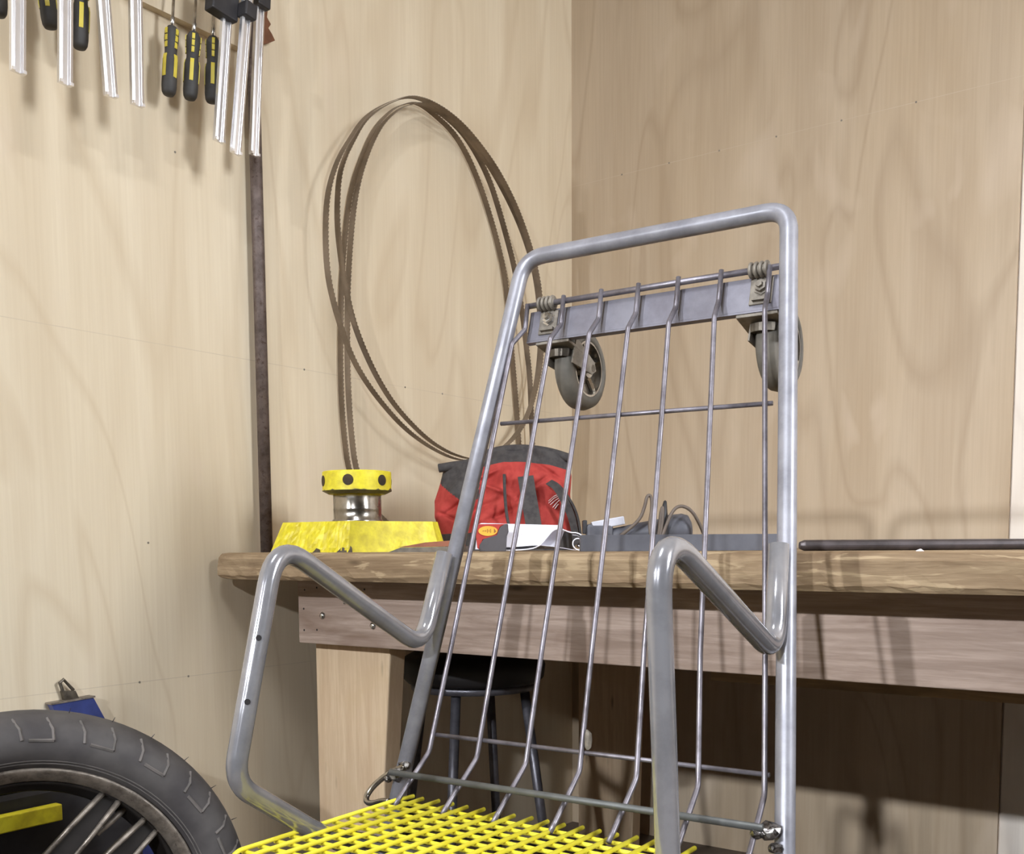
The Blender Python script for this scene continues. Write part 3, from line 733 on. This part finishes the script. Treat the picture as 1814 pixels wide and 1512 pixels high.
# weld beads
def blob(c, r, seed, sx=1, sy=1, sz=1, n=3):
    bm = bmesh.new(); bmesh.ops.create_icosphere(bm, subdivisions=n, radius=r); rr = random.Random(seed)
    for v in bm.verts:
        k = 1+rr.uniform(-0.16, 0.16); v.co = V((v.co.x*sx*k, v.co.y*sy*k, v.co.z*sz*k))+c
    return bm
for i, (s, u, n, r) in enumerate(((0.002, 0.008, 0.018, 0.012), (0.006, 0.022, 0.006, 0.009), (-0.010, 0.000, 0.018, 0.006), (Wd-0.010, 0.006, 0.022, 0.013), (Wd-0.003, -0.012, 0.016, 0.008), (Wd-0.020, 0.002, 0.030, 0.009))):
    cadd('weld_bead', blob(C(s, u, n), r, i, 1, 1, 0.8, 2), M['weld'])
cadd('weld_bead', blob(C(0.288, 0.085, 0.0), 0.0045, 31, 1, 1, 3.2, 2), M['clip'])
# clips and bolts holding the flat bar
for s in (0.116, 0.437):
    bm = bmesh.new()
    for k in range(4):
        tube(bm, [C(s-0.012+k*0.007, 0.708+0.008*math.cos(a), -0.020+0.008*math.sin(a)) for a in [2*math.pi*q/12 for q in range(12)]], 0.0028, 6, closed=True)
    tube(bm, [C(s-0.013, 0.708, -0.020), C(s+0.012, 0.708, -0.020)], 0.0072, 12)
    cadd('clip', bm, M['clip'], smooth=True)
    cadd('clip_plate', cbox(s-0.014, s+0.016, 0.664, 0.700, -0.029, -0.0262), M['clip'], bevel=0.001)
    bm = bmesh.new()
    ax = tuple(Cn)
    lathe(bm, [(0.0105, 0), (0.0105, 0.0016), (0.0078, 0.0018), (0.0078, 0.0075), (0.0045, 0.008), (0.0045, 0.0125), (0, 0.013)], C(s+0.002, 0.686, -0.0262), ax, 6)
    cadd('bolt', bm, M['silver' if s < 0.2 else 'clip'])
    cadd('washer_tab', cbox(s-0.008, s+0.014, 0.667, 0.671, -0.0262, -0.020), M['clip'])
# casters
for s in (0.132, 0.440):
    cu_, cn_ = 0.618, -0.098
    pl = cadd('caster', cbox(s-0.034, s+0.022, 0.650, 0.6545, -0.080, -0.030), M['clip'], bevel=0.001)
    bm = bmesh.new()
    tube(bm, [C(s-0.004, 0.650, -0.055), C(s-0.004, 0.640, -0.058)], 0.018, 20)
    cadd('swivel', bm, M['bare'], pl)
    ax = Cs
    cc = C(s, 0.642, -0.108)
    rw = 0.060
    bm = bmesh.new()
    lathe(bm, [(0.041, -0.015), (rw-0.010, -0.0155), (rw-0.003, -0.011), (rw, 0.0), (rw-0.003, 0.011), (rw-0.010, 0.0155), (0.041, 0.015)], cc, ax, 40, closed=True)
    wh = cadd('caster_tyre', bm, M['caster'], pl, smooth=True)
    bm = bmesh.new()
    lathe(bm, [(0.0415, -0.012), (0.0415, 0.0145), (0.038, 0.0145), (0.037, 0.003), (0.014, 0.003), (0.013, 0.014), (0, 0.014), (0, -0.012)], cc, ax, 32)
    rx = (Cu-ax*Cu.dot(ax)).normalized(); ry = ax.cross(rx)
    for k in range(5):
        a = k*2*math.pi/5+0.4; d = rx*math.cos(a)+ry*math.sin(a); e = ax
        tube(bm, [cc+d*0.012+ax*0.006, cc+d*0.038+ax*0.006], 0.0045, 6)
    cadd('caster_hub', bm, M['machined'], pl)
    for sg in (-1, 1):
        o = ax*sg*0.0195
        topc = C(s, 0.646, -0.050)
        bm = bmesh.new(); tv = ax*sg*0.0022
        up = (topc-cc); side_ = up.cross(ax).normalized()
        prism(bm, [topc+side_*0.020+o, topc-side_*0.020+o, cc-side_*0.010+o, cc-up.normalized()*0.009+o, cc+side_*0.010+o], tv)
        cadd('fork_plate', bm, M['clip'], pl)
    bm = bmesh.new(); tube(bm, [cc-ax*0.021, cc+ax*0.022], 0.006, 6); cadd('axle_bolt', bm, M['bare'], pl)
# arm rests: bent tubes welded to the front of the uprights
def Lc(s, u, n): return C(s, u, n)
LA = [(0.033, 0.322, 0.024), (0.033, 0.184, 0.042), (0.035, 0.254, 0.338), (0.036, -0.026, 0.338), (0.036, -0.070, 0.205), (0.036, -0.094, 0.110)]
RA = [(0.517, 0.331, 0.024), (0.526, 0.203, 0.024), (0.517, 0.264, 0.338), (0.517, -0.066, 0.214), (0.52, -0.078, 0.04)]
def arm(nodes, rad, mat):
    P = fillet([Lc(*p) for p in nodes], rad, 9)
    return cadd('armrest', T_(P, TR*1.06, 22), mat, smooth=True)
al_ = arm(LA, [0.036, 0.042, 0.042, 0.05], M['chrome'])
ar_ = arm(RA, [0.034, 0.042, 0.05], M['chrome'])
relabel(al_, 'armrest tube on the left with two small drilled holes')
relabel(ar_, 'armrest tube on the right with bright plating')
for (f_) in (0.415, 0.675):
    a, b = V(LA[2]), V(LA[3]); p = a*(1-f_)+b*f_
    c = C(*p); d = (CP-CO-c).normalized(); ax_ = (C(*b)-C(*a)).normalized(); d = (d-ax_*d.dot(ax_)).normalized()
    obj('drilled_hole', L_([(0.0034, 0), (0.0034, 0.0006), (0, 0.0006)], c+d*(TR*1.06-0.0002), d, 14), M['dark'], al_)
# legs under the seat
for (s, n) in ((0.02, 0.05), (0.53, 0.05)):
    top_ = C(s, -0.075, n); bm = bmesh.new(); tube(bm, [top_, V((top_.x, top_.y, -CO.z))], TR, 16); cadd('leg', bm, M['tube'], smooth=True)
for (s, n, u) in ((0.036, 0.120, -0.090), (0.519, 0.10, -0.076)):
    top_ = C(s, u, n); bm = bmesh.new(); tube(bm, [top_, V((top_.x, top_.y-0.05, -CO.z))], TR, 16); cadd('leg', bm, M['tube'], smooth=True)
bm = bmesh.new(); tube(bm, [C(-0.012, -0.077, 0.150), C(0.53, -0.080, 0.150)], 0.0098, 14); cadd('seat_support', bm, M['rod'], smooth=True)
# yellow wire seat
SO = V((0.79108, -1.62043, 0.51049))-CO
sd = V((math.cos(math.radians(3.2)), math.sin(math.radians(3.2)), -0.021)).normalized()
fd = V((math.sin(math.radians(3.2)), -math.cos(math.radians(3.2)), 0.0)).normalized()
up = sd.cross(fd); up = up if up.z > 0 else -up
wr, pitch_s, pitch_f = 0.0029, 0.0246, 0.0248
NF, NC, SD = 18, 13, 0.336
def S(s, f, h=0.0): return SO+sd*s+fd*f+up*h
for i in range(NF):
    s = i*pitch_s
    P = [S(s, 0.0+0.002*math.sin(i*2.1)), S(s, SD-0.03), S(s, SD, -0.022)]
    if i == 0: P = [S(0.006, -0.002), S(0.0, 0.03)]+P[1:]
    bm = bmesh.new(); tube(bm, fillet(P, 0.02, 4), wr, 8); cadd('seat_wire', bm, M['yellow'], smooth=True)
sr = (NF-1)*pitch_s
for j in range(NC):
    f = 0.022+j*pitch_f
    P = [S(-0.004, f, -0.0042), S(sr+0.020, f, -0.0042), S(sr+0.028, f+0.004, -0.050)]
    bm = bmesh.new(); tube(bm, fillet(P, 0.016, 6), wr, 8); cadd('seat_wire', bm, M['yellow'], smooth=True)

# ------------------------------------------------------------------ motorcycle wheel
wc = V((0.332, -1.916, 0.313))
wn = V((0.93, -0.42, 0.02)).normalized()
whl = thing('motorcycle_wheel', 'black alloy motorcycle wheel with a dusty tyre standing against the wall', 'wheel', mat=frame2(wc, wn.cross(V((0, 0, 1))).normalized()*-1, wn))
# local: z = axle towards the viewer, x = right, y = up
OR = 0.300
def lw(name, bm, mat, parent=None, **kw):
    bmesh.ops.scale(bm, vec=(1.0433, 1.0433, 1.0433), verts=bm.verts)
    return obj(name, bm, mat, parent or whl, **kw)
bm = bmesh.new()
lathe(bm, [(0.224, 0.030), (0.232, 0.040), (0.245, 0.050), (0.262, 0.055), (0.276, 0.051), (0.288, 0.040), (0.296, 0.022), (OR, 0.0), (0.296, -0.022), (0.288, -0.040), (0.276, -0.051), (0.262, -0.055), (0.245, -0.050), (0.232, -0.040), (0.224, -0.030)], (0, 0, 0), (0, 0, 1), 96, closed=True, ref=(1, 0, 0))
ty = lw('tyre', bm, M['rubber'], smooth=True)
def tyz(r):
    tab = [(0.224, 0.030), (0.232, 0.040), (0.245, 0.050), (0.262, 0.055), (0.276, 0.051), (0.288, 0.040), (0.296, 0.022), (OR, 0.0)]
    for (a, za), (b, zb) in zip(tab[:-1], tab[1:]):
        if r <= b: return za+(zb-za)*(r-a)/(b-a)
    return 0
bm = bmesh.new()
def tl(pts, w=0.0024):
    P = [V((r*math.cos(a), r*math.sin(a), tyz(r)+0.0004)) for r, a in pts]
    tube(bm, P, w, 5)
nT = 44
for k in range(nT):
    a = 2*math.pi*k/nT; da = 2*math.pi/nT
    tl([(0.266, a), (0.280, a+0.006), (0.292, a+0.03)])
    if k % 2 == 0: tl([(0.266, a), (0.2655, a+da*0.4), (0.266, a+da*0.8)])
for rr in (0.2335, 0.2375):
    tube(bm, [V((rr*math.cos(2*math.pi*q/90), rr*math.sin(2*math.pi*q/90), tyz(rr))) for q in range(90)], 0.0009, 5, closed=True)
tm = lw('tread_edge', bm, M['rubber_mark'], ty); tm['kind'] = 'stuff'
bm = bmesh.new()
for k in range(7):
    a = math.radians(12+k*11); r = OR-0.001
    d = V((math.cos(a), math.sin(a), 0)); tube(bm, [d*r+V((0, 0, 0.012)), d*(r+0.007)+V((0.001, 0, 0.014))], [0.0007, 0.0003], 5)
hr = lw('tyre_whisker', bm, M['black'], ty); hr['kind'] = 'stuff'
bm = bmesh.new()
lathe(bm, [(0.206, 0.018), (0.208, 0.026), (0.216, 0.031), (0.221, 0.036), (0.2265, 0.037), (0.2265, 0.030), (0.222, 0.02), (0.219, 0.0), (0.222, -0.02), (0.2265, -0.030), (0.2265, -0.037), (0.216, -0.031), (0.206, -0.018), (0.200, 0.0)], (0, 0, 0), (0, 0, 1), 96, closed=True, ref=(1, 0, 0))
lw('rim', bm, M['rim'], smooth=True)
bm = bmesh.new()
lathe(bm, [(0.2055, 0.020), (0.199, 0.004), (0.190, -0.004), (0.186, -0.020), (0.194, -0.024), (0.2055, -0.018)], (0, 0, 0), (0, 0, 1), 96, closed=True, ref=(1, 0, 0))
lw('rim_well', bm, M['rim_black'], smooth=True)
for base_ in (0, 120, 240):
    for (ra, ha) in ((57, 73), (38, 32)):
        a0, a1 = math.radians(ra+base_), math.radians(ha+base_)
        p0 = V((0.208*math.cos(a0), 0.208*math.sin(a0), 0.012)); p1 = V((0.085*math.cos(a1), 0.085*math.sin(a1), 0.016))
        d = (p1-p0).normalized(); sdv = V((-d.y, d.x, 0)).normalized(); bm = bmesh.new()
        w0, w1 = 0.012, 0.016
        prism(bm, [p0+sdv*w0, p1+sdv*w1, p1-sdv*w1, p0-sdv*w0], (0, 0, -0.022))
        sp = lw('spoke', bm, M['rim_black'], bevel=0.002)
        for sg in (-1, 1):
            bm = bmesh.new()
            q0, q1 = p0+sdv*sg*w0+V((0, 0, 0.003)), p1+sdv*sg*w1+V((0, 0, 0.003))
            tube(bm, [q0, q0.lerp(q1, 0.5)+sdv*sg*0.001, q1], [0.0045, 0.0034, 0.0034], 8)
            lw('spoke_rib', bm, M['rim'], sp, smooth=True)
bm = bmesh.new()
lathe(bm, [(0.085, -0.02), (0.085, 0.055), (0.104, 0.062), (0.107, 0.078), (0.103, 0.084), (0.090, 0.086), (0.086, 0.082), (0.06, 0.082), (0.055, 0.094), (0.03, 0.096), (0.022, 0.088), (0, 0.088)], (0, 0, 0), (0, 0, 1), 64, ref=(1, 0, 0))
lw('hub', bm, M['rim'], smooth=True)
vd = V((math.cos(math.radians(49)), math.sin(math.radians(49)), 0))
bm = bmesh.new(); tube(bm, [vd*0.200+V((0, 0, -0.002)), vd*0.180+V((-0.006, 0, 0.004)), vd*0.160+V((-0.014, 0, 0.010))], [0.0055, 0.0045, 0.0035], 10)
lw('valve_stem', bm, M['rim'], smooth=True)

# black case and yellow bar between the wheel and the wall
cs = thing('black_case', 'black plastic case standing on the floor between the wheel and the wall', 'case', (0.088, -1.94, 0))
bm = B_((0, 0, 0.235), (0.12, 0.68, 0.47)); obj('case_body', bm, M['black'], cs, bevel=0.012)
obj('lid', B_((0, 0, 0.487), (0.124, 0.69, 0.032)), M['black'], cs, bevel=0.008)
ys = thing('yellow_stand', 'yellow painted steel stand behind the spokes of the motorcycle wheel', 'stand', (0.164, -1.93, 0))
obj('beam', B_((0, 0, 0.4275), (0.018, 0.33, 0.027)), M['yellow_paint'], ys, bevel=0.002)
obj('leg', B_((0, -0.12, 0.212), (0.018, 0.03, 0.403)), M['yellow_paint'], ys, bevel=0.002)
obj('foot', B_((0, -0.12, 0.005), (0.018, 0.16, 0.01)), M['yellow_paint'], ys)

# blue post leaning behind the wheel
bl_ = thing('blue_steel_box', 'blue painted steel box leaning on the wall behind the tyre with a small metal catch', 'steel box', (0.055, -1.60, 0))
def blp(y, z, x): return V((x-0.055, y+1.60, z))
bm = bmesh.new()
prism(bm, [blp(-1.688, 0.579, 0.020), blp(-1.608, 0.582, 0.020), blp(-1.500, 0.370, 0.020), blp(-1.46, 0.0, 0.020), blp(-1.58, 0.0, 0.020), blp(-1.60, 0.37, 0.020)], (-0.016, 0, 0))
obj('case', bm, M['blue'], bl_, bevel=0.001)
bm = bmesh.new()
prism(bm, [blp(-1.690, 0.579, 0.022), blp(-1.606, 0.5825, 0.022), blp(-1.606, 0.5855, 0.022), blp(-1.690, 0.582, 0.022)], (-0.020, 0, 0))
obj('lid_edge', bm, M['rim'], bl_)
bm = bmesh.new()
prism(bm, [blp(-1.660, 0.582, 0.016), blp(-1.634, 0.584, 0.016), blp(-1.640, 0.598, 0.016), blp(-1.664, 0.600, 0.016)], (-0.010, 0, 0), 0)
tube(bm, [blp(-1.662, 0.599, 0.012), blp(-1.667, 0.615, 0.012), blp(-1.660, 0.620, 0.012), blp(-1.642, 0.599, 0.012)], 0.0032, 8)
obj('catch', bm, M['bare'], bl_)

# ------------------------------------------------------------------ stool under the bench
sl = thing('bar_stool', 'black round seated stool with splayed steel legs pushed under the bench', 'stool', (0.315, -0.88, 0))
bm = bmesh.new(); lathe(bm, [(0, 0.625), (0.13, 0.622), (0.152, 0.610), (0.158, 0.592), (0.155, 0.566), (0.145, 0.556), (0, 0.556)], (0, 0, 0), seg=40)
obj('seat', bm, M['seat_black'], sl, smooth=True)
bm = bmesh.new(); lathe(bm, [(0.11, 0.556), (0.138, 0.556), (0.136, 0.540), (0.112, 0.540)], (0, 0, 0), seg=40, closed=True)
obj('seat_ring', bm, M['stool_leg'], sl, smooth=True)
for a in (20, 110, 200, 290):
    d = V((math.cos(math.radians(a)), math.sin(math.radians(a)), 0))
    obj('leg', T_([d*0.115+V((0, 0, 0.548)), d*0.19+V((0, 0, 0.0))], 0.0105, 12), M['stool_leg'], sl, smooth=True)
bm = bmesh.new(); tube(bm, [V((0.168*math.cos(2*math.pi*q/32), 0.168*math.sin(2*math.pi*q/32), 0.16)) for q in range(32)], 0.007, 8, closed=True)
obj('foot_ring', bm, M['stool_leg'], sl, smooth=True)

# ------------------------------------------------------------------ tool rack, clamps and screwdrivers, top left
rk = thing('tool_rack', 'plywood tool rack shelf on the left wall holding clamps and screwdrivers', 'rack', (0.0, -1.6, 1.90))
obj('shelf', B_((0.037, -0.12, 0.037), (0.074, 0.94, 0.024)), M['ply_left'], rk)
obj('back_strip', B_((0.009, -0.14, -0.018), (0.018, 1.04, 0.086)), M['ply_left'], rk)
bm = bmesh.new()
prism(bm, [(0.004, y_-1.6, z_+1.90) for y_, z_ in ((0.425, -0.034), (0.425, 0.07), (0.446, 0.06), (0.440, 0.024), (0.450, 0.014), (0.443, 0.004), (0.452, -0.004), (0.460, -0.014), (0.444, -0.024))], (0.014, 0, 0))
tag(obj('wood_fragment', bm, M['brown_wood']), 'torn reddish brown wood fragment on the wall beside the top of the iron pipe', 'wood piece')
def clamp(x, yb, zb, yt, zt, label, wd=0.0235, head=None, rotz=0, jaw=0.06, wide=1.5, side=0.0):
    """aluminium channel bar from its lower end (yb,zb) up to (yt,zt)"""
    t = thing('bar_clamp', label, 'clamp', (x, yb, zb), 'aluminium bar clamps on the rack')
    ax = V((0, yt-yb, zt-zb)).normalized(); L = 0.42
    sv = V((0, math.cos(rotz), 0))+V((math.sin(rotz), 0, 0)); sv = (sv-ax*sv.dot(ax)).normalized(); dv = ax.cross(sv)
    if dv.x < 0: dv = -dv
    bm = bmesh.new(); h = wd/2
    sec = [(-h, -0.005), (h, -0.005), (h, 0.003), (h*0.55, 0.0045), (h*0.34, 0.0002), (-h*0.34, 0.0002), (-h*0.55, 0.0045), (-h, 0.003)]
    a = [bm.verts.new(sv*p+dv*q) for p, q in sec]; b = [bm.verts.new(sv*p+dv*q+ax*L) for p, q in sec]
    bm.faces.new(a); bm.faces.new(b[::-1])
    for i in range(8): bm.faces.new((a[i], a[(i+1) % 8], b[(i+1) % 8], b[i]))
    obj('bar', bm, M['alu'], t, bevel=0.0006)
    bm = bmesh.new()
    rm = Matrix((sv, dv, ax)).transposed()
    box(bm, sv*h*0.75+dv*0.0045+ax*0.0025, (h*0.45, 0.003, 0.005), rm); box(bm, -sv*h*0.75+dv*0.0045+ax*0.0025, (h*0.45, 0.003, 0.005), rm)
    obj('end_stop', bm, M['alu'], t)
    hz = head if head else 0.30
    bm = bmesh.new(); box(bm, sv*side+dv*0.002+ax*(hz+jaw/2), (wd*wide, 0.026, jaw), rm); obj('jaw', bm, M['black'], t, bevel=0.003)
    return t
G = 'aluminium bar clamps on the rack'
clamp(0.10, -1.742, 1.594, -1.736, 1.705, 'leftmost hanging aluminium clamp bar, blown out white by the light')
clamp(0.10, -1.662, 1.603, -1.655, 1.737, 'second aluminium clamp bar from the left, covering part of a screwdriver handle')
clamp(0.10, -1.579, 1.611, -1.586, 1.765, 'third aluminium clamp bar from the left, tilted with a dull upper half')
clamp(0.10, -1.528, 1.613, -1.524, 1.789, 'fourth aluminium clamp bar, hanging plumb just left of the three screwdrivers')
clamp(0.10, -1.356, 1.604, -1.327, 1.852, 'long aluminium clamp bar overlapping the third screwdriver, leftmost of the right hand cluster', 0.0215, head=0.226, wide=2.7, side=-0.014)
clamp(0.125, -1.338, 1.582, -1.300, 1.866, 'middle clamp bar of the right hand cluster with a black sliding jaw high on it', 0.0215, head=0.254, jaw=0.028, wide=1.25)
clamp(0.085, -1.260, 1.610, -1.238, 1.872, 'rightmost aluminium clamp bar, hanging in front of the iron pipe', 0.0205, head=0.282)
def screwdriver(x, yb, zb, yt, zt, label, L=0.128, r=0.0135, spin=0.0):
    t = thing('screwdriver', label, 'screwdriver', (x, yb, zb), 'black and yellow screwdrivers on the rack')
    ax = V((0, yt-yb, zt-zb)).normalized()
    prof = [(0, 0), (r*0.72, 0.001), (r*0.92, 0.006), (r, 0.016), (r, 0.045), (r*1.0, L*0.5), (r*0.80, L*0.60), (r*0.82, L*0.66), (r*0.95, L*0.80), (r*0.92, L*0.92), (r*0.6, L*0.985), (0, L)]
    obj('handle', L_(prof, (0, 0, 0), ax, 18), M['grip'], t, smooth=True)
    sd_ = V((0, 1, 0)); sd_ = (sd_-ax*sd_.dot(ax)).normalized(); dd = ax.cross(sd_)
    if dd.x < 0: dd = -dd
    for k in range(4):
        a = spin+k*math.pi/2; d = dd*math.cos(a)+sd_*math.sin(a); e = ax.cross(d)
        bm = bmesh.new(); ribbon(bm, [d*(r*0.985)+ax*0.030, d*(r*1.03)+ax*0.036, d*(r*1.03)+ax*(L*0.50), d*(r*0.93)+ax*(L*0.56)], e, 0.0068, 0.0016)
        obj('grip_inlay', bm, M['grip_yellow'], t)
        for q in range(3):
            c0 = L*(0.66+q*0.095); rr = r*(0.84+0.05*q)+0.0004
            bm = bmesh.new(); ribbon(bm, [d*rr+ax*c0, d*(rr+0.0006)+ax*(c0+0.002), d*(rr+0.0006)+ax*(c0+0.008), d*rr+ax*(c0+0.010)], e, 0.0052, 0.0016)
            obj('grip_inlay', bm, M['grip_yellow'], t)
    st_ = min(0.118, (1.9245-zb)/ax.z-L)
    bm = bmesh.new(); tube(bm, [ax*(L-0.004), ax*(L+0.016), ax*(L+0.018), ax*(L+st_)], [0.0042, 0.0038, 0.0028, 0.0026], 10)
    obj('shank', bm, M['silver'], t, smooth=True)
    return t
screwdriver(0.055, -1.744, 1.690, -1.742, 1.80, 'screwdriver handle at the left edge of the picture beside the leftmost clamp bar')
screwdriver(0.050, -1.653, 1.707, -1.662, 1.80, 'tilted black and yellow screwdriver between the first two clamp bars', spin=-0.61)
screwdriver(0.050, -1.602, 1.694, -1.594, 1.80, 'black and yellow screwdriver half hidden behind the second clamp bar', spin=-0.45)
screwdriver(0.050, -1.427, 1.676, -1.414, 1.802, 'black and yellow screwdriver hanging leftmost of the three together', spin=0.17, L=0.126)
screwdriver(0.050, -1.380, 1.684, -1.366, 1.810, 'middle one of the three black and yellow screwdrivers together', spin=-0.61, L=0.126)
screwdriver(0.050, -1.330, 1.694, -1.322, 1.816, 'rightmost of the three screwdrivers, partly behind a clamp bar', spin=-0.61, L=0.124)
